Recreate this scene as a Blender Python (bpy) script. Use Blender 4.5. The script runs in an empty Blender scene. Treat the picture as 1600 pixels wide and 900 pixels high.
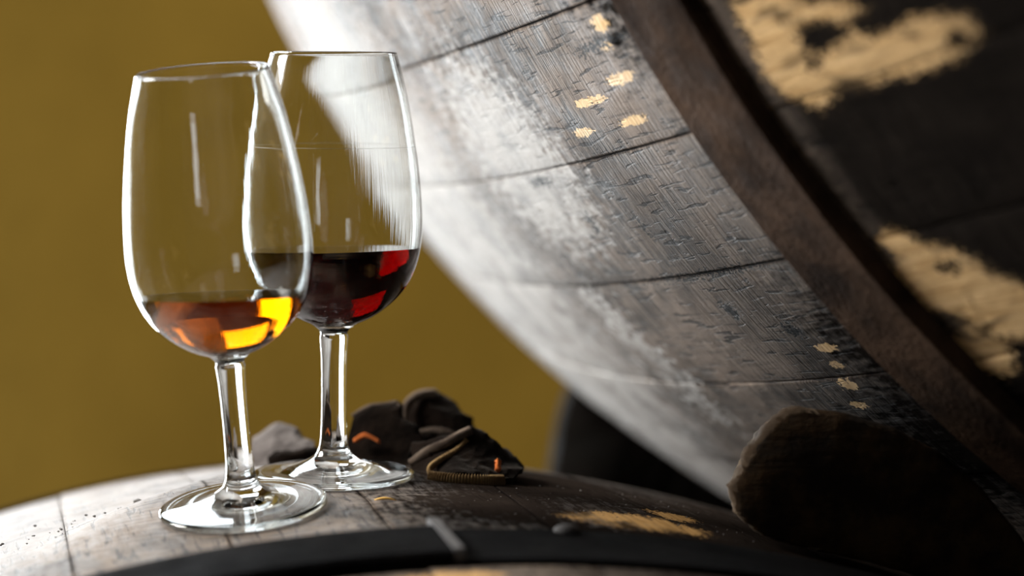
import bpy, bmesh, math, random
from mathutils import Vector, Matrix, noise

S = bpy.context.scene
COL = S.collection
PI = math.pi
random.seed(7)

# ------------------------------------------------------------------ camera
CAM_H = 1.215
cam_d = bpy.data.cameras.new('camera')
cam_d.sensor_width = 36.0
cam_d.lens = 83.45
cam_d.clip_start = 0.02
cam_d.clip_end = 30
cam_d.dof.use_dof = True
cam_d.dof.focus_distance = 0.848
cam_d.dof.aperture_fstop = 5.0
cam_d.dof.aperture_blades = 0
cam = bpy.data.objects.new('camera', cam_d)
COL.objects.link(cam)
M = (Matrix.Translation((0, 0, CAM_H)) @ Matrix.Rotation(math.radians(90 - 3.1), 4, 'X')
     @ Matrix.Rotation(math.radians(-1.5), 4, 'Z'))
cam.matrix_world = M
S.camera = cam


def W(x, y, d):
    """survey coordinates (right, up, depth in metres from the tripod) -> world"""
    return M @ Vector((x, y, -d))


def WD(x, y, d):
    return M.to_3x3() @ Vector((x, y, -d))


# ------------------------------------------------------------------ world, light, exposure
world = bpy.data.worlds.new('cellar_dark')
S.world = world
world.use_nodes = True
world.node_tree.nodes['Background'].inputs[0].default_value = (0.75, 0.85, 1.0, 1)
world.node_tree.nodes['Background'].inputs[1].default_value = 0.006


def area(name, loc, target, sx, sy, power, color, spread=180):
    l = bpy.data.lights.new(name, 'AREA')
    l.shape = 'RECTANGLE'
    l.size, l.size_y = sx, sy
    l.energy = power
    l.color = color
    l.spread = math.radians(spread)
    o = bpy.data.objects.new(name, l)
    COL.objects.link(o)
    o.visible_camera = True          # bright daylight seen in the opening from anywhere
    o.location = loc
    o.rotation_euler = (Vector(target) - Vector(loc)).to_track_quat('-Z', 'Y').to_euler()
    return o


WALL_Y = 2.75          # back wall
LEFT_X = -1.75         # left wall
FRONT_Y = -1.9
# daylight in the two lights of the back wall's window, out of the frame to the left
for wx in (-1.42, -1.0):
    area('daylight_back_window', (wx, WALL_Y - 0.03, 1.0), (-0.1, 0.9, 1.1), 0.36, 1.35, 34, (0.88, 0.95, 1.0))
# daylight in the high window of the back wall, above the frame
area('daylight_high_window', (-0.45, WALL_Y - 0.03, 2.35), (-0.1, 0.9, 1.1), 1.3, 0.75, 38, (0.88, 0.95, 1.0))
# daylight in the left wall's window
area('daylight_left_window', (LEFT_X + 0.05, 1.25, 2.25), (0.3, 1.1, 1.3), 0.7, 0.8, 54, (1.0, 0.96, 0.90), 115)
# small window behind the photographer
area('daylight_front_window', (-0.75, FRONT_Y + 0.05, 1.38), (-0.1, 0.9, 1.1), 0.3, 0.75, 3.0, (0.9, 0.95, 1.0))

S.view_settings.view_transform = 'Standard'
S.view_settings.look = 'None'
S.view_settings.exposure = 0.0
S.view_settings.gamma = 1.0
S.view_settings.use_curve_mapping = False
cy = S.cycles
cy.use_denoising = True
cy.max_bounces = 24
cy.transmission_bounces = 24
cy.glossy_bounces = 10
cy.diffuse_bounces = 4
cy.transparent_max_bounces = 16
cy.caustics_reflective = True
cy.caustics_refractive = True
cy.blur_glossy = 0.6
cy.sample_clamp_indirect = 6.0


# ------------------------------------------------------------------ helpers
def link(name, mesh, mat=None, parent=None):
    o = bpy.data.objects.new(name, mesh)
    COL.objects.link(o)
    if mat is not None and len(mesh.materials) == 0:
        mesh.materials.append(mat)
    if parent is not None:
        o.parent = parent
    return o


def mesh_from(name, verts, faces, smooth=True):
    me = bpy.data.meshes.new(name)
    me.from_pydata([tuple(v) for v in verts], [], faces)
    if smooth:
        me.polygons.foreach_set('use_smooth', [True] * len(me.polygons))
    me.update()
    return me


def bm_mesh(name, bm, smooth=False):
    me = bpy.data.meshes.new(name)
    bm.normal_update()
    bm.to_mesh(me)
    bm.free()
    if smooth:
        me.polygons.foreach_set('use_smooth', [True] * len(me.polygons))
    return me


def empty(name, mw):
    o = bpy.data.objects.new(name, None)
    o.empty_display_size = 0.05
    COL.objects.link(o)
    o.matrix_world = mw
    return o


def tag(o, label=None, cat=None, group=None, kind=None):
    if label: o['label'] = label
    if cat: o['category'] = cat
    if group: o['group'] = group
    if kind: o['kind'] = kind
    return o


def box_bm(bm, lo, hi):
    r = bmesh.ops.create_cube(bm, size=1)
    for v in r['verts']:
        v.co = Vector([lo[i] + (v.co[i] + 0.5) * (hi[i] - lo[i]) for i in range(3)])
    return r['verts']


def sstep(a, b, x):
    t = max(0.0, min(1.0, (x - a) / (b - a)))
    return t * t * (3 - 2 * t)


# ------------------------------------------------------------------ node helper
class G:
    def __init__(s, name):
        s.m = bpy.data.materials.new(name)
        s.m.use_nodes = True
        s.t = s.m.node_tree
        s.t.nodes.clear()
        s.out = s.t.nodes.new('ShaderNodeOutputMaterial')

    def n(s, typ, **kw):
        nd = s.t.nodes.new(typ)
        for k, v in kw.items():
            setattr(nd, k, v)
        return nd

    def put(s, sock, v):
        if hasattr(v, 'is_output') or isinstance(v, bpy.types.NodeSocket):
            s.t.links.new(v, sock)
        elif isinstance(v, (tuple, list)) and len(v) == 3 and sock.type == 'RGBA':
            sock.default_value = (*v, 1)
        else:
            sock.default_value = v

    def math(s, op, a, b=0.0, c=0.0, clamp=False):
        nd = s.n('ShaderNodeMath', operation=op, use_clamp=clamp)
        s.put(nd.inputs[0], a); s.put(nd.inputs[1], b); s.put(nd.inputs[2], c)
        return nd.outputs[0]

    def vec(s, op, a, b=(0, 0, 0)):
        nd = s.n('ShaderNodeVectorMath', operation=op)
        s.put(nd.inputs[0], a); s.put(nd.inputs[1], b)
        return nd.outputs['Value'] if op == 'LENGTH' else nd.outputs[0]

    def xyz(s, x, y, z):
        nd = s.n('ShaderNodeCombineXYZ')
        s.put(nd.inputs[0], x); s.put(nd.inputs[1], y); s.put(nd.inputs[2], z)
        return nd.outputs[0]

    def noise(s, v, scale=1.0, detail=4.0, rough=0.55, dist=0.0, dim='3D'):
        nd = s.n('ShaderNodeTexNoise', noise_dimensions=dim)
        s.put(nd.inputs['Vector'], v)
        nd.inputs['Scale'].default_value = scale
        nd.inputs['Detail'].default_value = detail
        nd.inputs['Roughness'].default_value = rough
        nd.inputs['Distortion'].default_value = dist
        return nd.outputs[0]

    def rng(s, v, a, b, c=0.0, d=1.0, smooth=True):
        nd = s.n('ShaderNodeMapRange', interpolation_type='SMOOTHSTEP' if smooth else 'LINEAR')
        s.put(nd.inputs[0], v)
        for i, x in enumerate((a, b, c, d)):
            s.put(nd.inputs[i + 1], x)
        return nd.outputs[0]

    def mix(s, f, a, b, mode='MIX'):
        nd = s.n('ShaderNodeMix', data_type='RGBA', blend_type=mode)
        s.put(nd.inputs[0], f); s.put(nd.inputs[6], a); s.put(nd.inputs[7], b)
        return nd.outputs[2]

    def bump(s, h, strength, dist, normal=None):
        nd = s.n('ShaderNodeBump')
        nd.inputs['Strength'].default_value = strength
        nd.inputs['Distance'].default_value = dist
        s.put(nd.inputs['Height'], h)
        if normal is not None: s.put(nd.inputs['Normal'], normal)
        return nd.outputs[0]

    def bsdf(s, color, rough, normal=None, spec=0.5, metal=0.0, **kw):
        nd = s.n('ShaderNodeBsdfPrincipled')
        s.put(nd.inputs['Base Color'], color)
        s.put(nd.inputs['Roughness'], rough)
        s.put(nd.inputs['Metallic'], metal)
        s.put(nd.inputs['Specular IOR Level'], spec)
        if normal is not None: s.put(nd.inputs['Normal'], normal)
        for k, v in kw.items(): s.put(nd.inputs[k], v)
        s.t.links.new(nd.outputs[0], s.out.inputs[0])
        return nd

    def coord(s, obj=None):
        nd = s.n('ShaderNodeTexCoord')
        nd.object = obj
        return nd.outputs['Object']

    def blobs(s, p, lst):
        """union of soft ellipses (s, t, half sizes) on coordinates p"""
        acc = None
        for (a, b, ra, rb) in lst:
            d = s.vec('SUBTRACT', p, (a, b, 0))
            d = s.vec('MULTIPLY', d, (1 / ra, 1 / rb, 0))
            v = s.math('SUBTRACT', 1.0, s.vec('LENGTH', d))
            acc = v if acc is None else s.math('MAXIMUM', acc, v)
        return acc


# ------------------------------------------------------------------ barrels
NST = 66
PITCH = 2 * PI / NST


class Barrel:
    def __init__(b, name, c, yaw, pitch, R, k, H):
        a = Vector((math.sin(yaw) * math.cos(pitch), math.sin(pitch), math.cos(yaw) * math.cos(pitch)))
        r = Vector((a.z, 0, -a.x)).normalized()
        u = Vector((a.y * r.z - a.z * r.y, a.z * r.x - a.x * r.z, a.x * r.y - a.y * r.x))
        b.R, b.k, b.H = R, k, H
        mw = Matrix((WD(*r), WD(*u), -WD(*a))).transposed().to_4x4()
        mw.translation = W(*c)
        b.mw, b.inv = mw, mw.inverted()
        b.root = empty(name, mw)

    def rad(b, t):
        return b.R - b.k * t * t

    def p(b, phi, t, off=0.0):
        q = b.rad(t) + off
        return Vector((q * math.cos(phi), q * math.sin(phi), -t))

    def world(b, phi, t, off=0.0):
        return b.mw @ b.p(phi, t, off)

    def height(b, P):
        """signed distance of a world point outside the barrel's surface (radial)"""
        q = b.inv @ P
        return math.hypot(q.x, q.y) - b.rad(-q.z)

    def drop(b, P, off=0.0):
        """the point of the barrel's top straight along its radius under P"""
        q = b.inv @ P
        return b.world(math.atan2(q.y, q.x), -q.z, off)


def barrel_material(name, br, lay):
    """lay: dict of colours and blob lists in unrolled (s, t) metres"""
    g = G(name)
    o = g.coord(br.root)
    sp = g.n('ShaderNodeSeparateXYZ'); g.put(sp.inputs[0], o)
    phi = g.math('ARCTAN2', sp.outputs[1], sp.outputs[0])
    s = g.math('MULTIPLY', phi, br.R)
    t = g.math('MULTIPLY', sp.outputs[2], -1.0)
    oi = g.n('ShaderNodeObjectInfo')
    rnd = oi.outputs['Random']
    zr = g.math('MULTIPLY', rnd, 3.0)
    # along the grain (t) and across it (s)
    grain = g.noise(g.xyz(g.math('MULTIPLY', s, 520), g.math('MULTIPLY', t, 22), zr), 1, 5, .65, .3)
    check = g.noise(g.xyz(g.math('MULTIPLY', s, 420), g.math('MULTIPLY', t, 48), g.math('ADD', zr, 7)), 1, 3, .6, .5)
    saw = g.noise(g.xyz(g.math('MULTIPLY', s, 40), g.math('MULTIPLY', t, 620), 3.0), 1, 4, .6, .3)
    mid = g.noise(g.xyz(g.math('MULTIPLY', s, 60), g.math('MULTIPLY', t, 40), zr), 1, 6, .62, .5)
    big = g.noise(g.xyz(g.math('MULTIPLY', s, 17), g.math('MULTIPLY', t, 12), 1.0), 1, 6, .6, .6)
    fine = g.noise(g.xyz(g.math('MULTIPLY', s, 900), g.math('MULTIPLY', t, 900), 0.0), 1, 3, .6)
    chk = g.rng(check, .36, .44, 1, 0)
    # colour
    dark, grey, pale, tan = lay['dark'], lay['grey'], lay['pale'], lay['tan']
    f1 = g.rng(g.math('ADD', g.math('MULTIPLY', big, .7), g.math('MULTIPLY', mid, .3)), .36, .62)
    c = g.mix(f1, dark, grey)
    c = g.mix(g.math('MULTIPLY', g.rng(saw, .46, .66), .45), c, lay['saw'])
    c = g.mix(g.math('MULTIPLY', g.rng(grain, .45, .3), .55), c, lay['line'])
    c = g.mix(g.rng(g.math('ADD', rnd, 0.0), 0, 1, 0, .25), c, dark)
    c = g.mix(g.math('MULTIPLY', chk, .8), c, lay['line'])
    # blob coordinates, frayed by noise
    wv = g.n('ShaderNodeTexNoise'); g.put(wv.inputs['Vector'], g.xyz(g.math('MULTIPLY', s, 130), g.math('MULTIPLY', t, 70), 0))
    wv.inputs['Detail'].default_value = 5
    wv.inputs['Roughness'].default_value = .65
    wo = g.vec('MULTIPLY', g.vec('SUBTRACT', wv.outputs['Color'], (.5, .5, .5)), (.022, .030, 0))
    p = g.vec('ADD', g.xyz(s, t, 0), wo)
    wl = g.n('ShaderNodeTexNoise'); g.put(wl.inputs['Vector'], g.xyz(g.math('MULTIPLY', s, 60), g.math('MULTIPLY', t, 26), 4))
    wl.inputs['Detail'].default_value = 2
    wo2 = g.vec('MULTIPLY', g.vec('SUBTRACT', wl.outputs['Color'], (.5, .5, .5)), (.07, .10, 0))
    p2 = g.vec('ADD', g.xyz(s, t, 0), wo2)
    spec = lay['spec']
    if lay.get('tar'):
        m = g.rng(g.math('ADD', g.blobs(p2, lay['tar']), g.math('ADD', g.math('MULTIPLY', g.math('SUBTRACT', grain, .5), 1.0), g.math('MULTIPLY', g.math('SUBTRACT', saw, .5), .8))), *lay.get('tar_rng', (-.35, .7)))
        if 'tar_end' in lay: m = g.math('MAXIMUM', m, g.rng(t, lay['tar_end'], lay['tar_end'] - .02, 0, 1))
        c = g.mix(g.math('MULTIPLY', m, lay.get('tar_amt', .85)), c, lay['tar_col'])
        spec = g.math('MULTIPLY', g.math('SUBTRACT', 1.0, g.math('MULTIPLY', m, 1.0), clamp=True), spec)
    if lay.get('white'):
        m = g.rng(g.math('ADD', g.blobs(p2, lay['white']), g.math('MULTIPLY', g.math('SUBTRACT', saw, .5), .5)), -.05, .55)
        mw_ = m
        m = g.math('MULTIPLY', m, g.rng(mid, .3, .62, .35, 1))
        c = g.mix(g.math('MULTIPLY', m, lay.get('white_amt', .8)), c, pale)
    if lay.get('big_tan'):
        bt = g.blobs(p, lay['big_tan'])
        if lay.get('holes'): bt = g.math('SUBTRACT', bt, g.math('MAXIMUM', g.math('MULTIPLY', g.blobs(p, lay['holes']), 1.6), 0.0))
        m = g.rng(bt, 0.0, .3)
        m = g.math('MULTIPLY', m, g.rng(g.noise(g.xyz(g.math('MULTIPLY', s, 75), g.math('MULTIPLY', t, 30), 5), 1, 3, .5, .5), .34, .5, .12, 1))
        c = g.mix(m, c, g.mix(g.rng(grain, .3, .7), lay['tan2'], tan))
    if lay.get('spot'):
        wo3 = g.vec('MULTIPLY', g.vec('SUBTRACT', wv.outputs['Color'], (.5, .5, .5)), (.0055, .022, 0))
        m = g.rng(g.blobs(g.vec('ADD', g.xyz(s, t, 0), wo3), lay['spot']), 0.0, .12)
        c = g.mix(m, c, tan)
    if lay.get('crack'):
        m2 = g.rng(g.blobs(p, lay['crack']), 0.0, .25)
        c = g.mix(m2, c, (.004, .004, .004))
    # dirt in the seams between staves
    fr = g.math('FRACT', g.math('ADD', g.math('DIVIDE', g.math('SUBTRACT', phi, math.radians(lay['joint'])), PITCH), 200.0))
    ed = g.math('SUBTRACT', .5, g.math('ABSOLUTE', g.math('SUBTRACT', fr, .5)))
    seam = g.rng(ed, .004, .014, 1, 0)
    if lay.get('white'): seam = g.math('MULTIPLY', seam, g.math('SUBTRACT', 1.0, g.math('MULTIPLY', mw_, .6), clamp=True))
    seam = g.math('MULTIPLY', seam, g.rng(g.noise(g.xyz(rnd, g.math('MULTIPLY', t, 26), s), 1, 3), .38, .62, .08, .9))
    c = g.mix(seam, c, (.005, .004, .004))
    spec = g.math('MULTIPLY', spec, g.math('SUBTRACT', 1.0, g.math('MULTIPLY', g.rng(ed, .012, .03, 1, 0), .95)))
    # relief: long checks along the grain, saw marks across, pits
    h = g.math('SUBTRACT', g.math('MULTIPLY', g.rng(saw, .35, .6), .30), g.math('MULTIPLY', chk, .32))
    h = g.math('ADD', h, g.math('MULTIPLY', mid, .5))
    h = g.math('ADD', h, g.math('MULTIPLY', fine, .12))
    if lay.get('crack'):
        h = g.math('SUBTRACT', h, g.math('MULTIPLY', m2, 2.0))
    nrm = g.bump(h, lay.get('bump', .6), .0016)
    ro = g.rng(mid, .3, .7, lay['rough'][0], lay['rough'][1])
    g.bsdf(c, ro, nrm, spec=spec)
    return g.m


def stave_rows(half, w, width, phi0, br, thick, nt, na, T0, T1, pads=None, off=0.0):
    """verts and faces of one stave centred on phi0, width in radians; recessed rounded edges"""
    prof = [(-.5, -.0004), (-.493, -.0001), (-.48, 0)] + [(-.48 + .96 * i / na, 0) for i in range(1, na)] + [(.48, 0), (.493, -.0001), (.5, -.0004)]
    verts, faces = [], []
    n = len(prof)
    for i in range(nt + 1):
        t = T0 + (T1 - T0) * i / nt
        for (u, dz) in prof:
            q = br.p(phi0 + u * width, t, off + dz)
            if pads:
                P = br.mw @ q
                for (fc, ax, r) in pads:
                    d = P - fc
                    hgt = d.dot(ax)
                    rho = (d - ax * hgt).length
                    wgt = 1 - sstep(r, r + .045, rho)
                    if wgt > 0:
                        up = (br.mw.to_3x3() @ Vector((q.x, q.y, 0))).normalized()
                        P = P - up * ((hgt + .0002) / up.dot(ax) * wgt)
                q = br.inv @ P
            verts.append(q)
        for u in (.495, -.495):
            verts.append(br.p(phi0 + u * width, t, off - thick))
    m = n + 2
    for i in range(nt):
        for j in range(m):
            a = i * m + j; b_ = i * m + (j + 1) % m
            faces.append((a, a + m, b_ + m, b_))
    faces.append(tuple(range(m)))
    faces.append(tuple(nt * m + j for j in reversed(range(m))))
    return verts, faces


def ring_strip(br, phi_a, phi_b, t_a, t_b, lift0, lift1, nseg, bev=.0012, closed=False):
    """a bent metal strip lying on the barrel between two angles"""
    prof = [(t_a, lift0), (t_a, lift1 - bev), (t_a + bev, lift1), (t_b - bev, lift1), (t_b, lift1 - bev), (t_b, lift0)]
    verts, faces = [], []
    n = len(prof)
    cnt = nseg if closed else nseg + 1
    for i in range(cnt):
        ph = phi_a + (phi_b - phi_a) * i / nseg
        for (t, l) in prof:
            verts.append(br.p(ph, t, l))
    for i in range(nseg):
        i2 = (i + 1) % cnt
        for j in range(n):
            a, b_ = i * n + j, i * n + (j + 1) % n
            c, d = i2 * n + (j + 1) % n, i2 * n + j
            faces.append((a, b_, c, d))
    if not closed:
        faces.append(tuple(reversed(range(n))))
        faces.append(tuple(nseg * n + j for j in range(n)))
    me = mesh_from('hoop', verts, faces, smooth=False)
    bm = bmesh.new(); bm.from_mesh(me)
    bmesh.ops.recalc_face_normals(bm, faces=bm.faces)
    bm.to_mesh(me); bm.free()
    return me


def build_barrel(br, mat, hoopmat, headmat, joint_deg, hoops, pads=None, fine=None, thick=.03):
    H = br.H
    # one shared stave mesh, turned about the axis
    v, f = stave_rows(H, 0, PITCH * .999, 0, br, thick, 60, 3, -H, H)
    shared = mesh_from('stave', v, f)
    for i in range(NST):
        ph = math.radians(joint_deg) + PITCH * (i + .5)
        deg = math.degrees(ph) % 360
        if fine and fine[0] < deg < fine[1]:
            v, f = stave_rows(H, 0, PITCH * .999, ph, br, thick, 330, 9, -H, H, pads, random.uniform(-.0006, .0004))
            o = link('stave', mesh_from('stave', v, f), mat, br.root)
        else:
            o = link('stave', shared, mat, br.root)
            o.rotation_euler = (0, 0, ph)
            s_ = 1 + random.uniform(-.0005, .0003)
            o.scale = (s_, s_, 1)
    for (ta, tb, lift) in hoops:
        link('hoop', ring_strip(br, 0, 2 * PI, ta, tb, -.004, lift, 180, closed=True), hoopmat, br.root)
    # heads: boards across each end, set in below the chime
    for end in (-1, 1):
        t = end * (H - .05)
        r = br.rad(H - .05) - thick - .001
        nb = 8
        for i in range(nb):
            x0, x1 = -r + 2 * r * i / nb, -r + 2 * r * (i + 1) / nb
            bm = bmesh.new()
            pts = []
            K = 8
            for j in range(K + 1):
                x = x0 + .0006 + (x1 - x0 - .0012) * j / K
                pts.append((x, math.sqrt(max(r * r - x * x, 0))))
            loop = [Vector((x, y, -t)) for x, y in pts] + [Vector((x, -y - 1e-5, -t)) for x, y in reversed(pts)]
            fc = bm.faces.new([bm.verts.new(q) for q in loop])
            ex = bmesh.ops.extrude_face_region(bm, geom=[fc])
            bmesh.ops.translate(bm, verts=[e for e in ex['geom'] if isinstance(e, bmesh.types.BMVert)], vec=(0, 0, .022 * end))
            bmesh.ops.recalc_face_normals(bm, faces=bm.faces)
            link('head_board', bm_mesh('head_board', bm), headmat, br.root)


upper = Barrel('wine_barrel', (.433, .4098, 1.2593), -.1914, .0659, .61, .2639, .75)
tag(upper.root, 'big weathered grey wine barrel lying on its side above the chocks, at right', 'barrel', 'stacked wine barrels')
lower = Barrel('wine_barrel', (-.056, -.6208, .9663), -.1977, -.0289, .5485, .2431, .75)
tag(lower.root, 'lower wine barrel whose rounded top carries both glasses and the rags', 'barrel', 'stacked wine barrels')

LAY_UP = dict(joint=216.0, tar_end=-.468, tar_amt=.95,
    dark=(.018, .0155, .0145), grey=(.17, .132, .108), pale=(.47, .465, .46), tan=(.70, .49, .265), tan2=(.46, .29, .13),
    saw=(.33, .265, .215), line=(.007, .006, .006), tar_col=(.0075, .0065, .006), rough=(.55, .8), spec=.24, bump=.55,
    spot=[(-1.5559, -.354, .0019, .010), (-1.5824, -.400, .0036, .006), (-1.5738, -.395, .0022, .005), (-1.5606, -.391, .0024, .012),
          (-1.5446, -.337, .0021, .010), (-1.5437, -.381, .0020, .011), (-1.5556, -.366, .0018, .006),
          (-1.4324, -.389, .0024, .007), (-1.4135, -.380, .0034, .006), (-1.4021, -.374, .002, .006), (-1.4235, -.386, .002, .004),
          (-1.5325, -.462, .006, .006)],
    holes=[(-1.552, -.517, .0075, .014), (-1.5445, -.504, .004, .006), (-1.537, -.570, .004, .006), (-1.55, -.545, .005, .012), (-1.567, -.545, .010, .03), (-1.458, -.497, .004, .008)],
    big_tan=[(-1.5468, -.496, .020, .020), (-1.5386, -.553, .010, .030), (-1.5413, -.523, .012, .022), (-1.566, -.493, .018, .012),
             (-1.5595, -.524, .007, .022), (-1.574, -.51, .012, .02), (-1.555, -.605, .010, .012),
             (-1.4521, -.490, .020, .026), (-1.4376, -.505, .018, .024), (-1.4205, -.478, .014, .015), (-1.4721, -.483, .007, .010), (-1.43, -.545, .012, .02)],
    tar=[(-1.50, -.56, .04, .12), (-1.48, -.66, .30, .20), (-1.40, -.52, .07, .14), (-1.60, -.42, .05, .03), (-1.59, -.56, .03, .05),
         (-1.42, -.43, .06, .05), (-1.38, -.43, .07, .06), (-1.37, -.40, .05, .05), (-1.35, -.33, .04, .06)],  # blobs at lower right add painted shade to the tar
    white=[(-1.47, -.05, .24, .17), (-1.4475, -.215, .035, .018), (-1.4156, -.229, .035, .016), (-1.54, -.25, .06, .07)], white_amt=.9,  # first blob paints backlight on the far edge; narrow ones are whitewash smears
    crack=[(-1.5285, -.262, .0022, .016), (-1.4745, -.345, .0015, .075), (-1.4990, -.33, .006, .0025), (-1.505, -.285, .007, .003),
           (-1.456, -.345, .005, .006), (-1.443, -.378, .004, .006), (-1.575, -.395, .002, .03)],
)
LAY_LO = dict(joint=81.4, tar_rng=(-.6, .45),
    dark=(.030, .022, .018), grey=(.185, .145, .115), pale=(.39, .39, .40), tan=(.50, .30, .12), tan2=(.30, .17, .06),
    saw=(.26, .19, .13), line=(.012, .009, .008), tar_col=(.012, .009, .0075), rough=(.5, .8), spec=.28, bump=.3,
    big_tan=[(.795, -.19, .030, .020), (.773, -.156, .010, .012)],
    spot=[(.8797, -.290, .02, .006)],
    tar_amt=.95, tar=[(.81, -.09, .07, .11), (.84, -.17, .042, .07), (.72, -.2, .12, .2), (.80, -.22, .06, .03)],  # dark wood plus the rag's and glass's cast shadow, painted in
    white=[(1.02, -.05, .12, .16), (.93, -.02, .06, .10)], white_amt=.65,
    crack=[(.965, -.10, .012, .002), (.955, -.095, .003, .006), (.94, -.12, .003, .004), (.985, -.12, .008, .003)],
)


def iron(name, col, col2, rough=.6, metal=.3, spec=.5):
    g = G(name)
    o = g.coord()
    n1 = g.noise(o, 60, 6, .6)
    n2 = g.noise(o, 14, 5, .6)
    c = g.mix(g.rng(n2, .38, .62), col, col2)
    h = g.math('ADD', n1, g.noise(o, 400, 3, .6))
    g.bsdf(c, g.rng(n1, .3, .7, rough - .12, rough + .15), g.bump(h, .5, .001), spec=spec, metal=metal)
    return g.m


M_UP = barrel_material('weathered_oak_upper', upper, LAY_UP)
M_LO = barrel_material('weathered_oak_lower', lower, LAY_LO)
M_HOOP_UP = iron('rusty_brown_hoop', (.014, .008, .005), (.070, .042, .027),   .75, .0, .03)
M_HOOP_LO = iron('black_iron_hoop', (.003, .003, .0033), (.007, .0065, .0065), .85, 0, .02)
M_HEAD = iron('dark_head_wood', (.05, .035, .025), (.09, .065, .045), .75, 0, .3)

# ------------------------------------------------------------------ glass poses (needed for the worn seats)
GL = {}
for key, foot, rim in (('front', (-.0926, -.0763, .820), None), ('rear', (-.0660, -.0702, .880), None)):
    f = W(*foot)
    fwd, left = (11.6, 4.0) if key == 'front' else (5.2, -.35)
    ax = Vector((-math.sin(math.radians(left)), 1, -math.tan(math.radians(fwd))))
    ax.normalize()
    GL[key] = (f, WD(*ax).normalized())
PADS = [(GL['front'][0], GL['front'][1], .0304), (GL['rear'][0], GL['rear'][1], .0312)]

build_barrel(upper, M_UP, M_HOOP_UP, M_HEAD, 216.0,
             [(-.469, -.427, .0055), (.427, .469, .0055), (-.745, -.69, .004), (.69, .745, .004)], fine=(195, 262))
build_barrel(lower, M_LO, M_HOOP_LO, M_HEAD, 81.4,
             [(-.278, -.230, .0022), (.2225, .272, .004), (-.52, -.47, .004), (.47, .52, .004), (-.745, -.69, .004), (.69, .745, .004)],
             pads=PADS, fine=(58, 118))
# the lapped end of the front hoop and its rivet heads
PH_LAP = .8735 / .5485 * 1.0
lap = link('hoop_lap', ring_strip(lower, PH_LAP + .002, PH_LAP + .62, -.277, -.2365, .0018, .0050, 50), M_HOOP_LO, lower.root)
M_WORN = iron('worn_grey_iron', (.05, .048, .05), (.15, .145, .15), .55, .2, .4)  # paler iron paints the light caught by the cut end and rivet
o = link('lap_edge', ring_strip(lower, PH_LAP - .004, PH_LAP + .002, -.277, -.226, .0, .0056, 4), M_WORN, lower.root)
o['label'] = 'worn pale end of the lapped hoop'
for (s_, t_) in ((.8296, -.234),):
    ph = s_ / .5485
    bm = bmesh.new()
    bmesh.ops.create_uvsphere(bm, u_segments=16, v_segments=8, radius=.0045)
    for v in bm.verts: v.co.z *= .55
    q = lower.p(ph, t_, .0022)
    mt = Vector((math.cos(ph), math.sin(ph), 0)).to_track_quat('Z', 'Y').to_matrix().to_4x4()
    mt.translation = q
    bm.transform(mt)
    link('rivet', bm_mesh('rivet', bm, True), M_WORN, lower.root)


# ------------------------------------------------------------------ the cellar
def plaster(name, c1, c2, scale=3):
    g = G(name)
    o = g.coord()
    n1 = g.noise(o, scale, 6, .6)
    n2 = g.noise(o, 60, 4, .6)
    g.bsdf(g.mix(g.rng(n1, .3, .7), c1, c2), .9, g.bump(n2, .3, .004), spec=.2)
    return g.m


M_WALL = plaster('ochre_plaster', (.205, .123, .013), (.27, .164, .020))
M_FLOOR = plaster('dark_floor', (.05, .045, .04), (.08, .07, .06), 5)
M_FRAME = plaster('grey_painted_wood', (.25, .24, .22), (.3, .29, .27))


def wall_with_hole(name, axis, pos, lo, hi, holes, th, mat):
    """wall slab in a plane (axis 0: x = pos, axis 1: y = pos) with rectangular openings"""
    us = sorted({lo[0], hi[0]} | {h[i][0] for h in holes for i in (0, 1)})
    zs = sorted({lo[1], hi[1]} | {h[i][1] for h in holes for i in (0, 1)})
    bm = bmesh.new()
    for ua, ub in zip(us, us[1:]):
        for za, zb in zip(zs, zs[1:]):
            if any(h[0][0] <= ua and ub <= h[1][0] and h[0][1] <= za and zb <= h[1][1] for h in holes): continue
            if axis == 0: box_bm(bm, (pos, ua, za), (pos + th, ub, zb))
            else: box_bm(bm, (ua, pos, za), (ub, pos + th, zb))
    return tag(link(name, bm_mesh(name, bm), mat), kind='structure')


def window(name, axis, pos, hole, mat):
    bm = bmesh.new()
    (a0, b0), (a1, b1) = hole
    w, d = .05, .05
    am = (a0 + a1) / 2
    for (ua, za, ub, zb) in ((a0, b0, a0 + w, b1), (a1 - w, b0, a1, b1), (a0, b0, a1, b0 + w), (a0, b1 - w, a1, b1)):
        if axis == 0: box_bm(bm, (pos, ua, za), (pos + d, ub, zb))
        else: box_bm(bm, (ua, pos, za), (ub, pos + d, zb))
    if name == 'window_1':
        box_bm(bm, (am - .03, pos, b0), (am + .03, pos + d, b1)) if axis == 1 else None
    return tag(link(name, bm_mesh(name, bm), mat), kind='structure')


RIGHT_X = 2.3
TOP = 2.9
wall_with_hole('wall_back', 1, WALL_Y, (LEFT_X, 0), (RIGHT_X, TOP), [((-1.64, .3), (-.78, 1.7)), ((-1.12, 1.95), (.22, 2.75))], .2, M_WALL)
window('window_4', 1, WALL_Y + .06, ((-1.12, 1.95), (.22, 2.75)), M_FRAME)
window('window_1', 1, WALL_Y + .06, ((-1.64, .3), (-.78, 1.7)), M_FRAME)
wall_with_hole('wall_left', 0, LEFT_X - .2, (FRONT_Y, 0), (WALL_Y, TOP), [((.85, 1.8), (1.65, 2.7))], .2, M_WALL)
window('window_2', 0, LEFT_X - .15, ((.85, 1.8), (1.65, 2.7)), M_FRAME)
wall_with_hole('wall_front', 1, FRONT_Y - .2, (LEFT_X, 0), (RIGHT_X, TOP), [((-.95, .95), (-.55, 1.8))], .2, M_FLOOR)
window('window_3', 1, FRONT_Y - .12, ((-.95, .95), (-.55, 1.8)), M_FRAME)
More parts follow.
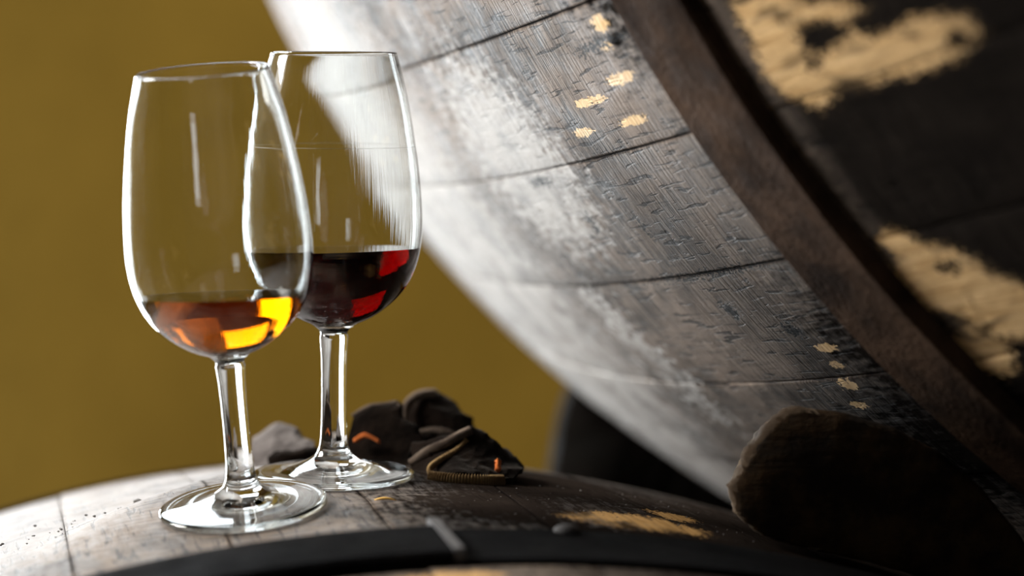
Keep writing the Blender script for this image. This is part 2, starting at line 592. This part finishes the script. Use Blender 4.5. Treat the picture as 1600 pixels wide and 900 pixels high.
for nm, lo, hi, m in (('floor', (LEFT_X, FRONT_Y, -.1), (RIGHT_X, WALL_Y, 0), M_FLOOR),
                      ('ceiling', (LEFT_X, FRONT_Y, TOP), (RIGHT_X, WALL_Y, TOP + .1), M_FLOOR),
                      ('wall_right', (RIGHT_X, FRONT_Y, 0), (RIGHT_X + .2, WALL_Y, TOP), M_FLOOR)):
    bm = bmesh.new(); box_bm(bm, lo, hi)
    tag(link(nm, bm_mesh(nm, bm), m), kind='structure')


# ------------------------------------------------------------------ wooden chocks between the barrels
def chock_wood(name):
    g = G(name)
    o = g.coord()
    sp = g.n('ShaderNodeSeparateXYZ'); g.put(sp.inputs[0], o)
    st = g.xyz(g.math('MULTIPLY', sp.outputs[0], 18), g.math('MULTIPLY', sp.outputs[1], 110), g.math('MULTIPLY', sp.outputs[2], 110))
    n1 = g.noise(st, 1, 5, .6, .4)
    n2 = g.noise(o, 40, 6, .65)
    c = g.mix(g.rng(n2, .4, .66), (.012, .0085, .006), (.05, .028, .012))
    c = g.mix(g.math('MULTIPLY', g.rng(n1, .55, .7), .4), c, (.045, .026, .011))
    h = g.math('ADD', g.math('MULTIPLY', n1, .8), n2)
    g.bsdf(c, .8, g.bump(h, .7, .002), spec=.08)
    return g.m


M_CHOCK = chock_wood('dark_chock_wood')
M_RAW = iron('raw_broken_wood', (.05, .033, .02), (.20, .15, .105), .85, 0, .1)  # lighter colour paints rim light on the nose's broken edge
M_SOOT = iron('sooty_chock_wood', (.004, .0035, .003), (.008, .006, .005), .9, 0, .03)  # near-black wood for the far chock


def chock(name, outline, d0, d1, jag, label, shave=0.0, mat=None):
    """outline in survey pixels-free metres (x, y) at the front face; extruded away from it with a ragged left nose"""
    # resample the outline
    pts = []
    n = len(outline)
    for i in range(n):
        a, b_ = Vector(outline[i]), Vector(outline[(i + 1) % n])
        L = (b_ - a).length
        k = max(1, int(L / .0013))
        for j in range(k): pts.append(a + (b_ - a) * (j / k))
    xs = min(p.x for p in pts)
    layers = 22
    verts, faces = [], []
    N = len(pts)
    cen = sum(pts, Vector((0, 0))) / N
    for l in range(layers + 1):
        w = l / layers
        d = d0 + (d1 - d0) * w
        inset = .0025 * (1 - min(1, l / 1.5)) + shave * w
        for p in pts:
            near = 1 - sstep(.0, .05, p.x - xs)
            q = p + (cen - p).normalized() * inset
            nz = noise.noise(Vector((p.x * 160, p.y * 160, d * 160))) + .6 * noise.noise(Vector((p.x * 420, p.y * 420, d * 300))) + .5 * near * noise.noise(Vector((p.x * 900, p.y * 900, d * 900)))
            amp = jag * (.25 + near)
            q = q + (q - cen).normalized() * (nz * amp)
            for _ in range(40):
                P = W(q.x, q.y, d)
                hu, hl = upper.height(P), lower.height(P)
                if hu < .0015: q = q + Vector((-.3, -.7)) * (.002 - hu)
                if hl < .0012: q = q + Vector((0, 1)) * (.0016 - hl)
                if hu >= .0015 and hl >= .0012: break
            verts.append(W(q.x, q.y, d + nz * .0006))
    for l in range(layers):
        for i in range(N):
            j = (i + 1) % N
            faces.append((l * N + i, l * N + j, (l + 1) * N + j, (l + 1) * N + i))
    faces.append(tuple(range(N)))
    faces.append(tuple(layers * N + i for i in reversed(range(N))))
    me = mesh_from(name, verts, faces)
    bm = bmesh.new(); bm.from_mesh(me)
    bmesh.ops.recalc_face_normals(bm, faces=bm.faces)
    bmesh.ops.triangulate(bm, faces=[f for f in bm.faces if len(f.verts) > 4])
    org = W(cen.x, cen.y, d0)
    bm.transform(Matrix.Translation(-org))
    bm.to_mesh(me); bm.free()
    o = link(name, me, mat or M_CHOCK)
    o.location = org
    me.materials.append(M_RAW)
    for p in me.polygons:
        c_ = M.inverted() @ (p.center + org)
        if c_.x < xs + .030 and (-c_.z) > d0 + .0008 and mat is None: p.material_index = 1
    tag(o, label, 'chock', 'wooden chocks between the barrels')
    return o


def px(x, y, d):
    return ((x - 800) / 3709 * d, -(y - 450) / 3709 * d)


D = .806
front_outline = [px(x, y, D) for x, y in ((1142, 782), (1141, 760), (1150, 738), (1163, 715), (1177, 693), (1192, 670), (1210, 652), (1228, 640), (1250, 636),
                                          (1275, 640), (1305, 641), (1335, 648), (1400, 668), (1470, 705), (1540, 765), (1600, 840), (1640, 905),
                                          (1640, 965), (1500, 925), (1400, 893), (1300, 868), (1230, 853), (1190, 838), (1160, 818), (1146, 800))]
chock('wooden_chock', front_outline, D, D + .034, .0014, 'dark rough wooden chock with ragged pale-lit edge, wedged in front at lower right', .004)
# the far one fills the gap between the barrels behind
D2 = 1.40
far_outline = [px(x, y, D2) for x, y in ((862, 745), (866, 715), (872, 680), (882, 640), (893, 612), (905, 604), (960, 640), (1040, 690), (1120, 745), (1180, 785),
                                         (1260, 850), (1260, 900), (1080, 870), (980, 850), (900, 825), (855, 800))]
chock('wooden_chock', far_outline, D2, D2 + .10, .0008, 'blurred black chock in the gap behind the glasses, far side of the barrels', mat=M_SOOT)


# ------------------------------------------------------------------ glasses
def glass_mat(name, streak=True):
    g = G(name)
    nd = g.n('ShaderNodeBsdfGlass')
    nd.inputs['Color'].default_value = (.985, .992, .99, 1)
    nd.inputs['Roughness'].default_value = 0.0
    nd.inputs['IOR'].default_value = 1.5
    if streak:
        o = g.coord()
        sp = g.n('ShaderNodeSeparateXYZ'); g.put(sp.inputs[0], o)
        ph = g.math('ARCTAN2', sp.outputs[1], sp.outputs[0])
        v = g.xyz(g.math('MULTIPLY', g.math('SINE', ph), 9), g.math('MULTIPLY', g.math('COSINE', ph), 9), g.math('MULTIPLY', sp.outputs[2], 16))
        h = g.noise(v, 1, 3, .55, .6)
        h = g.math('MULTIPLY', h, g.rng(sp.outputs[2], .150, .105, .25, 1))
        g.put(nd.inputs['Normal'], g.bump(h, .05, .0012))
    g.t.links.new(nd.outputs[0], g.out.inputs[0])
    return g.m


def wine_mat(name, sig, ior=1.35):
    g = G(name)
    nd = g.n('ShaderNodeBsdfGlass')
    nd.inputs['Color'].default_value = (1, 1, 1, 1)
    nd.inputs['Roughness'].default_value = 0
    nd.inputs['IOR'].default_value = ior
    g.t.links.new(nd.outputs[0], g.out.inputs[0])
    mx = max(sig) * 1.0001
    va = g.n('ShaderNodeVolumeAbsorption')
    va.inputs['Color'].default_value = (1 - sig[0] / mx, 1 - sig[1] / mx, 1 - sig[2] / mx, 1)
    va.inputs['Density'].default_value = mx
    g.t.links.new(va.outputs[0], g.out.inputs['Volume'])
    return g.m


M_BOWL = glass_mat('clear_glass_bowl', True)
M_GLASS = glass_mat('clear_glass', False)
M_AMBER = wine_mat('amber_wine', (19, 53, 190))
M_RED = wine_mat('ruby_wine', (85, 330, 620))
g_ = G('etched_line'); g_.bsdf((.8, .8, .78), .6)
M_ETCH = g_.m


def smooth_profile(pts, n):
    """Catmull-Rom through (r, z) points"""
    out = []
    P = [Vector((a, b_)) for a, b_ in pts]
    for i in range(len(P) - 1):
        p0 = P[max(i - 1, 0)]; p1 = P[i]; p2 = P[i + 1]; p3 = P[min(i + 2, len(P) - 1)]
        for j in range(n):
            t = j / n
            q = .5 * ((2 * p1) + (p2 - p0) * t + (2 * p0 - 5 * p1 + 4 * p2 - p3) * t * t + (3 * p1 - p0 - 3 * p2 + p3) * t ** 3)
            out.append((max(q.x, 0), q.y))
    out.append((P[-1].x, P[-1].y))
    return out


def lathe(name, prof, seg=128, flip=False):
    verts, faces, idx = [], [], []
    for (r, z) in prof:
        if r < 1e-7:
            idx.append([len(verts)] * seg); verts.append((0, 0, z))
        else:
            idx.append(list(range(len(verts), len(verts) + seg)))
            for i in range(seg):
                a = 2 * PI * i / seg
                verts.append((r * math.cos(a), r * math.sin(a), z))
    for k in range(len(prof) - 1):
        A, B = idx[k], idx[k + 1]
        for i in range(seg):
            j = (i + 1) % seg
            q = [A[i], A[j], B[j], B[i]]
            q = [x for n_, x in enumerate(q) if x not in q[:n_]]
            if len(q) > 2: faces.append(tuple(q if not flip else reversed(q)))
    return mesh_from(name, verts, faces)


mm = .001
# (radius, height) in millimetres, read off the photograph's outlines
OUT_BOWL = [(4.9, 53.5), (5.6, 55.0), (8.2, 57.0), (13.0, 59.2), (17.6, 62.0), (22.6, 66.2), (26.6, 71.0), (29.6, 77.0), (31.6, 84.0), (32.5, 92.0),
            (32.4, 100), (31.5, 112), (29.6, 126), (27.2, 140), (24.6, 151), (23.3, 155.6)]
RIM = [(23.3, 155.6), (23.1, 156.6), (22.6, 157.0), (22.1, 156.7), (22.0, 156.0)]
IN_BOWL = [(22.0, 156.0), (23.5, 150.5), (26.2, 140), (28.6, 126), (30.4, 112), (31.3, 100), (31.35, 92), (30.4, 84.2), (28.3, 77.6), (25.1, 71.6), (21.0, 67.1),
           (16.0, 63.6), (11.0, 61.2), (6.0, 59.6), (2.0, 59.1), (0.0, 59.0)]
STEM = [(7.0, 8.6), (5.9, 10.5), (5.2, 13.5), (4.85, 18), (4.6, 27), (4.6, 38), (4.8, 46), (5.15, 51.2), (5.25, 52.4), (4.9, 53.5)]
FOOT = [(0.0, 2.4), (8, 2.2), (16, 1.5), (23, .6), (26.5, .05), (28.6, 0.0), (29.7, .5), (30.0, 1.3), (29.6, 2.1), (27.5, 2.7), (22, 3.5), (15.5, 4.8), (10.2, 6.6), (7.0, 8.6)]


def make_glass(key, label, level_h, winemat, part_label):
    f, ax = GL[key]
    z = ax
    x = Vector((1, 0, 0)); x = (x - z * x.dot(z)).normalized()
    y = z.cross(x)
    mw = Matrix((x, y, z)).transposed().to_4x4()
    mw = mw @ Matrix.Scale(.97 if key == 'front' else 1.0, 4)
    mw.translation = f
    root = empty('wine_glass', mw)
    tag(root, label, 'glass', 'tasting glasses on the lower barrel')
    sc = lambda P: [(a * mm, b_ * mm) for a, b_ in P]
    bowl = sc(smooth_profile(OUT_BOWL, 7)[:-1] + smooth_profile(RIM, 5)[:-1] + smooth_profile(IN_BOWL, 7))
    link('bowl', lathe('bowl', bowl), M_BOWL, root)
    link('stem', lathe('stem', sc(smooth_profile(STEM, 7)), 96), M_GLASS, root)
    link('foot', lathe('foot', sc(smooth_profile(FOOT, 7)), 128), M_GLASS, root)
    # wine: the inside of the bowl up to a level surface, lapped a hair into the glass wall
    inner = list(reversed(sc(smooth_profile(IN_BOWL, 10))))
    inner = [(r + (.00012 if r > 0 else 0), zz - .00012) for r, zz in inner if zz < (level_h + 12) * mm]
    me = lathe('wine', inner, 128)
    bm = bmesh.new(); bm.from_mesh(me)
    up = (mw.to_3x3().inverted() @ Vector((0, 0, 1))).normalized()
    r = bmesh.ops.bisect_plane(bm, geom=bm.verts[:] + bm.edges[:] + bm.faces[:], dist=1e-7, plane_co=(0, 0, level_h * mm), plane_no=up, clear_outer=True)
    ed = [e for e in bm.edges if e.is_boundary]
    new = bmesh.ops.contextual_create(bm, geom=ed)['faces']
    bmesh.ops.recalc_face_normals(bm, faces=bm.faces)
    for fc in bm.faces: fc.smooth = True
    for fc in new: fc.smooth = False
    # keep the flat top crisp: split it from the curved side's normals
    bmesh.ops.split_edges(bm, edges=[e for fc in new for e in fc.edges])
    bmesh.ops.triangulate(bm, faces=[fc for fc in bm.faces if len(fc.verts) > 4])
    bm.to_mesh(me); bm.free()
    o = link('wine', me, winemat, root)
    o['label'] = part_label
    if key == 'rear':
        ln = lathe('fill_line', sc([(30.12, 122.66), (30.16, 122.7), (30.12, 122.74)]), 128)
        link('fill_line', ln, M_ETCH, root)
    return root


make_glass('front', 'front tasting glass on a short stem holding amber wine, leaning slightly left', 77.6, M_AMBER, 'amber wine')
make_glass('rear', 'rear tasting glass holding dark ruby red wine, upright behind the other', 84.6, M_RED, 'dark ruby wine')


# ------------------------------------------------------------------ crumpled rags behind the glasses
def cloth_mat(name, c1, c2):
    g = G(name)
    o = g.coord()
    n1 = g.noise(o, 90, 6, .6)
    n2 = g.noise(o, 900, 3, .6)
    g.bsdf(g.mix(g.rng(n1, .35, .65), c1, c2), .9, g.bump(g.math('ADD', n1, g.math('MULTIPLY', n2, .5)), .6, .0012), spec=.0, **{'Sheen Weight': .06, 'Sheen Roughness': .4, 'Sheen Tint': (1, .93, .85, 1)})
    return g.m


M_CLOTH = cloth_mat('dark_brown_cloth', (.0022, .0015, .0012), (.007, .0045, .0033))
M_HEM = cloth_mat('brown_ribbed_hem', (.12, .075, .035), (.20, .13, .06))
M_RUST = cloth_mat('rust_lining', (.30, .075, .02), (.40, .11, .03))
M_GREY = cloth_mat('grey_cloth', (.09, .08, .077), (.15, .135, .13))


def ground(x, d, h=0.0):
    """world point h above the lower barrel's top, at survey x and depth"""
    lo, hi = -.30, .1
    for _ in range(40):
        m_ = (lo + hi) / 2
        if lower.height(W(x, m_, d)) < 0: lo = m_
        else: hi = m_
    return W(x, hi + h, d)


def G3(p):
    """p = (pixel column at its depth, height above the barrel in mm, depth in m)"""
    return ground((p[0] - 800) / 3709 * p[2], p[2], p[1] * mm)


def cr(P, t):
    n = len(P) - 1
    i = min(int(t * n), n - 1)
    u = t * n - i
    p0 = P[max(i - 1, 0)]; p1 = P[i]; p2 = P[i + 1]; p3 = P[min(i + 2, n)]
    return .5 * ((2 * p1) + (p2 - p0) * u + (2 * p0 - 5 * p1 + 4 * p2 - p3) * u * u + (3 * p1 - p0 - 3 * p2 + p3) * u ** 3)


def fold(name, rows, mat, parent, org, amp=.0016, th=.0022, nu=90, nv=70, seed=0, freq=70):
    R = [[G3(p) for p in row] for row in rows]
    verts, faces = [], []
    for j in range(nv + 1):
        v = j / nv
        for i in range(nu + 1):
            u = i / nu
            P = cr([cr(row, u) for row in R], v)
            nz = noise.noise(P * freq + Vector((seed, 0, 0))) + .5 * noise.noise(P * freq * 2.4 + Vector((seed, 5, 0)))
            rg = (1 - 2.4 * abs(noise.noise(Vector((P.x * 75 + P.z * 50, P.y * 50, P.z * 130 + seed))))) + .3 * (1 - 2.4 * abs(noise.noise(Vector((P.x * 190 - P.z * 80, P.y * 140, P.z * 210 + seed)))))
            nz += 1.0 * rg
            P = P + Vector((nz * .6, nz * .5, nz)) * amp * .95
            hh = lower.height(P)
            if hh < .0031: P = lower.drop(P, .0031)
            verts.append(P - org)
    w = nu + 1
    for j in range(nv):
        for i in range(nu):
            a = j * w + i
            faces.append((a, a + 1, a + w + 1, a + w))
    me = mesh_from(name, verts, faces)
    bm = bmesh.new(); bm.from_mesh(me)
    bmesh.ops.recalc_face_normals(bm, faces=bm.faces)
    for f_ in bm.faces: f_.smooth = True
    bm.to_mesh(me); bm.free()
    # give the cloth its thickness: a second skin along the normals, rims closed
    n = len(me.vertices)
    nrm = [v.normal.copy() for v in me.vertices]
    co = [v.co.copy() for v in me.vertices]
    fs = [tuple(p.vertices) for p in me.polygons]
    inner = [c - q * th for c, q in zip(co, nrm)]
    rim = [j * w + i for j, i in [(0, i) for i in range(nu)] + [(j, nu) for j in range(nv)] + [(nv, i) for i in range(nu, 0, -1)] + [(j, 0) for j in range(nv, 0, -1)]]
    fs2 = fs + [tuple(n + v for v in reversed(p)) for p in fs]
    fs2 += [(rim[i], rim[(i + 1) % len(rim)], n + rim[(i + 1) % len(rim)], n + rim[i]) for i in range(len(rim))]
    me = mesh_from(name, co + inner, fs2)
    bm = bmesh.new(); bm.from_mesh(me); bmesh.ops.recalc_face_normals(bm, faces=bm.faces); bm.to_mesh(me); bm.free()
    return link(name, me, mat, parent)


def ribbed_hem(name, path, r, mat, parent, org, ribs=40):
    P = [G3(p) for p in path]
    verts, faces = [], []
    n = ribs * 4
    k = 10
    for i in range(n + 1):
        u = i / n
        c = cr(P, u); tn = (cr(P, min(u + .01, 1)) - cr(P, max(u - .01, 0))).normalized()
        a = tn.cross(Vector((0, 0, 1))).normalized(); b_ = a.cross(tn)
        rr = r * (1 + .22 * math.sin(2 * PI * ribs * u)) * (1 if 0 < i < n else .3)
        if lower.height(c) < r * 1.1: c = lower.drop(c, r * 1.1)
        for j in range(k):
            an = 2 * PI * j / k
            verts.append(c + (a * math.cos(an) * .9 + b_ * math.sin(an) * 1.1) * rr - org)
    for i in range(n):
        for j in range(k):
            j2 = (j + 1) % k
            faces.append((i * k + j, i * k + j2, (i + 1) * k + j2, (i + 1) * k + j))
    faces.append(tuple(range(k))); faces.append(tuple(n * k + j for j in reversed(range(k))))
    return link(name, mesh_from(name, verts, faces), mat, parent)


org = G3((640, 0, .92))
rag = empty('crumpled_rag', Matrix.Translation(org))
tag(rag, 'dark brown crumpled rag with ribbed hem, heaped right of the rear glass foot', 'rag')
# left mass, back lobe, right-hand flap: rows run front to back
fold('fold', [[(540, 1, .922), (575, 1, .918), (615, 1, .912), (672, 1, .905)],
              [(540, 9, .930), (580, 8, .922), (626, 9, .918), (676, 5, .912)],
              [(546, 17, .934), (578, 19, .930), (620, 20, .927), (664, 12, .920)],
              [(553, 21, .938), (580, 24.5, .935), (621, 25.5, .933), (634, 18, .928)],
              [(556, 21.5, .943), (584, 25.0, .941), (622, 26, .939), (632, 18, .934)],
              [(556, 15, .946), (590, 17, .945), (622, 18, .943), (632, 12, .94)]], M_CLOTH, rag, org, seed=1, amp=.0012)
fold('fold', [[(560, 1, .932), (600, 1, .932), (640, 1, .930), (676, 1, .925)],
              [(560, 10, .945), (600, 10, .944), (645, 11, .940), (690, 9, .935)],
              [(562, 13, .955), (604, 14, .953), (650, 14.5, .948), (694, 11, .944)],
              [(566, 6, .965), (606, 6, .962), (652, 6, .958), (694, 5, .954)]], M_CLOTH, rag, org, seed=6)
fold('fold', [[(640, 2, .955), (680, 2, .952), (715, 2, .95), (748, 1, .95)],
              [(632, 14, .962), (672, 15, .958), (705, 13, .955), (742, 8, .955)],
              [(634, 23, .972), (662, 27, .968), (705, 24, .965), (737, 17, .962)],
              [(642, 25, .985), (668, 28, .982), (708, 25, .978), (733, 18, .975)],
              [(646, 12, .995), (680, 13, .995), (710, 11, .99), (735, 8, .985)],
              [(650, 1, 1.0), (680, 1, 1.0), (710, 1, 1.0), (735, 1, .99)]], M_CLOTH, rag, org, seed=9)
fold('fold', [[(676, 2, .880), (715, 2, .876), (760, 2, .876), (792, 2, .880)],
              [(690, 7, .892), (722, 8, .888), (768, 6, .886), (806, 3, .886)],
              [(668, 10, .896), (712, 15, .896), (765, 11, .894), (815, 4, .895)],
              [(655, 10, .905), (728, 18, .905), (765, 14, .905), (812, 5, .905)],
              [(650, 5, .930), (722, 9, .93), (765, 8, .925), (805, 4, .92)],
              [(650, 1, .940), (722, 1, .94), (770, 1, .935), (800, 1, .93)]], M_CLOTH, rag, org, seed=4)
fold('fold', [[(643, 1, .895), (660, 1, .888), (676, 1, .884), (690, 1, .884)],
              [(640, 9, .905), (668, 10, .900), (700, 14, .897), (728, 17.5, .900)],
              [(640, 11, .910), (668, 12.5, .906), (704, 16.5, .903), (733, 18.5, .905)],
              [(640, 7, .920), (668, 8, .915), (704, 12, .912), (735, 13, .915)]], M_CLOTH, rag, org, amp=.001, seed=14)
ribbed_hem('ribbed_hem', [(672, 1.5, .879), (710, 1.6, .8735), (760, 1.6, .8735), (786, 2, .877)], .0019, M_HEM, rag, org, 34)
ribbed_hem('ribbed_hem', [(676, 2.0, .881), (672, 5, .884), (690, 8, .890), (715, 11.5, .893), (730, 15, .896)], .0011, M_HEM, rag, org, 30)
M_RIM = cloth_mat('brown_frayed_edge', (.07, .052, .042), (.15, .115, .09))  # paler strips paint the back light along the fold edges
ribbed_hem('hem', [(551, 21, .9385), (566, 23.5, .938), (582, 25.2, .937), (604, 25.8, .936), (622, 26.2, .935), (623, 22, .931)], .0009, M_RIM, rag, org, 26)
ribbed_hem('hem', [(638, 8, .953), (631, 16, .957), (636, 24.5, .964), (656, 28.8, .967), (682, 29.5, .970)], .0017, M_RIM, rag, org, 26)
ribbed_hem('hem', [(648, 13, .944), (672, 14.8, .944), (702, 14.5, .941), (722, 11, .940)], .0015, M_RIM, rag, org, 22)
ribbed_hem('hem', [(643, 5, .900), (665, 9.5, .8975), (692, 13, .895), (718, 16.5, .896), (735, 18.2, .899)], .0016, M_RIM, rag, org, 40)
li = fold('lining', [[(552, 12, .921), (570, 14, .919), (592, 11.5, .917)], [(552, 13.5, .9215), (570, 16, .9195), (592, 13, .9175)]], M_RUST, rag, org, amp=.0003, nu=12, nv=4, seed=2)
li['label'] = 'rust orange lining showing between folds'
li = fold('lining', [[(772, 5, .882), (778, 6, .8815), (783, 5.4, .882)], [(775, 9, .884), (778.5, 10, .8835), (782, 8, .884)]], M_RUST, rag, org, amp=.0003, nu=8, nv=4, seed=2)
li['label'] = 'rust orange lining showing between folds'

org = G3((440, 0, .96))
rag2 = empty('crumpled_rag', Matrix.Translation(org))
tag(rag2, 'pale grey crumpled rag between the two glass stems, behind the rear foot', 'rag')
fold('fold', [[(396, 1, .955), (425, 1, .950), (455, 1, .948), (492, 1, .945)],
              [(390, 7, .960), (420, 8, .955), (455, 7, .952), (490, 7, .950)],
              [(392, 12, .972), (425, 14.5, .966), (455, 14, .965), (486, 10, .962)],
              [(400, 13, .985), (428, 15.5, .982), (456, 14.5, .98), (480, 10, .975)],
              [(402, 1, 1.0), (430, 1, 1.0), (456, 1, 1.0), (478, 1, .99)]], M_GREY, rag2, org, amp=.0013, seed=21, freq=85)
fold('fold', [[(418, 1, .938), (440, 1, .935), (470, 1, .935), (492, 1, .936)],
              [(416, 5, .941), (440, 7, .938), (470, 8, .938), (494, 7, .939)],
              [(420, 6, .946), (445, 8.5, .944), (472, 9, .944), (492, 8, .945)],
              [(424, 2, .950), (446, 3, .949), (470, 3, .949), (490, 3, .949)]], M_CLOTH, rag2, org, amp=.0010, seed=25, freq=90)


# ------------------------------------------------------------------ bits on the barrel
def plain(name, c, rough=.6):
    g = G(name); o = g.coord()
    g.bsdf(g.mix(g.noise(o, 300, 3), c, tuple(x * .7 for x in c)), rough)
    return g.m


M_STRAW = plain('straw', (.85, .48, .08))
M_GRIT = plain('grit', (.10, .085, .075))
P0, P1 = lower.world(.882 / .5485, -.1595, .0012), lower.world(.8745 / .5485, -.162, .0010)
ax = (P1 - P0)
verts, faces = [], []
side = ax.normalized().cross(Vector((0, 0, 1)))
for i in range(9):
    u = i / 8
    w = .0007 * math.sin(PI * min(.97, .15 + u * .82))
    c = P0 + ax * u + Vector((0, 0, .0006 * math.sin(PI * u)))
    for an in range(6):
        verts.append(c - P0 + side * math.cos(an * PI / 3) * w + Vector((0, 0, 1)) * math.sin(an * PI / 3) * w * .7)
for i in range(8):
    for j in range(6):
        faces.append((i * 6 + j, i * 6 + (j + 1) % 6, (i + 1) * 6 + (j + 1) % 6, (i + 1) * 6 + j))
faces += [tuple(reversed(range(6))), tuple(48 + j for j in range(6))]
st = link('straw', mesh_from('straw', verts, faces), M_STRAW)
st.location = P0
tag(st, 'short golden straw splinter lying in front of the rear glass', 'straw')

bm = bmesh.new()
spots = [(.960, -.082, .0016), (.951, -.102, .0011), (.947, -.1, .0013), (.944, -.098, .001)]
for _ in range(45):
    spots.append((random.gauss(.968, .022), random.gauss(-.10, .018), random.uniform(.0002, .0007)))
for _ in range(60):
    spots.append((random.uniform(.75, .86), random.uniform(-.2, -.10), random.uniform(.0002, .0005)))
for (s_, t_, r_) in spots:
    P = lower.world(s_ / .5485, t_, r_ * .8)
    if any((P - q[0]).length < .055 for q in PADS): continue
    rr = bmesh.ops.create_icosphere(bm, subdivisions=1, radius=r_)
    for v in rr['verts']:
        v.co = Vector((v.co.x * random.uniform(.7, 1.4), v.co.y * random.uniform(.7, 1.4), v.co.z * .7)) + P
tag(link('grit', bm_mesh('grit', bm), M_GRIT), 'grains of dark grit scattered over the lower barrel top', 'grit', kind='stuff')
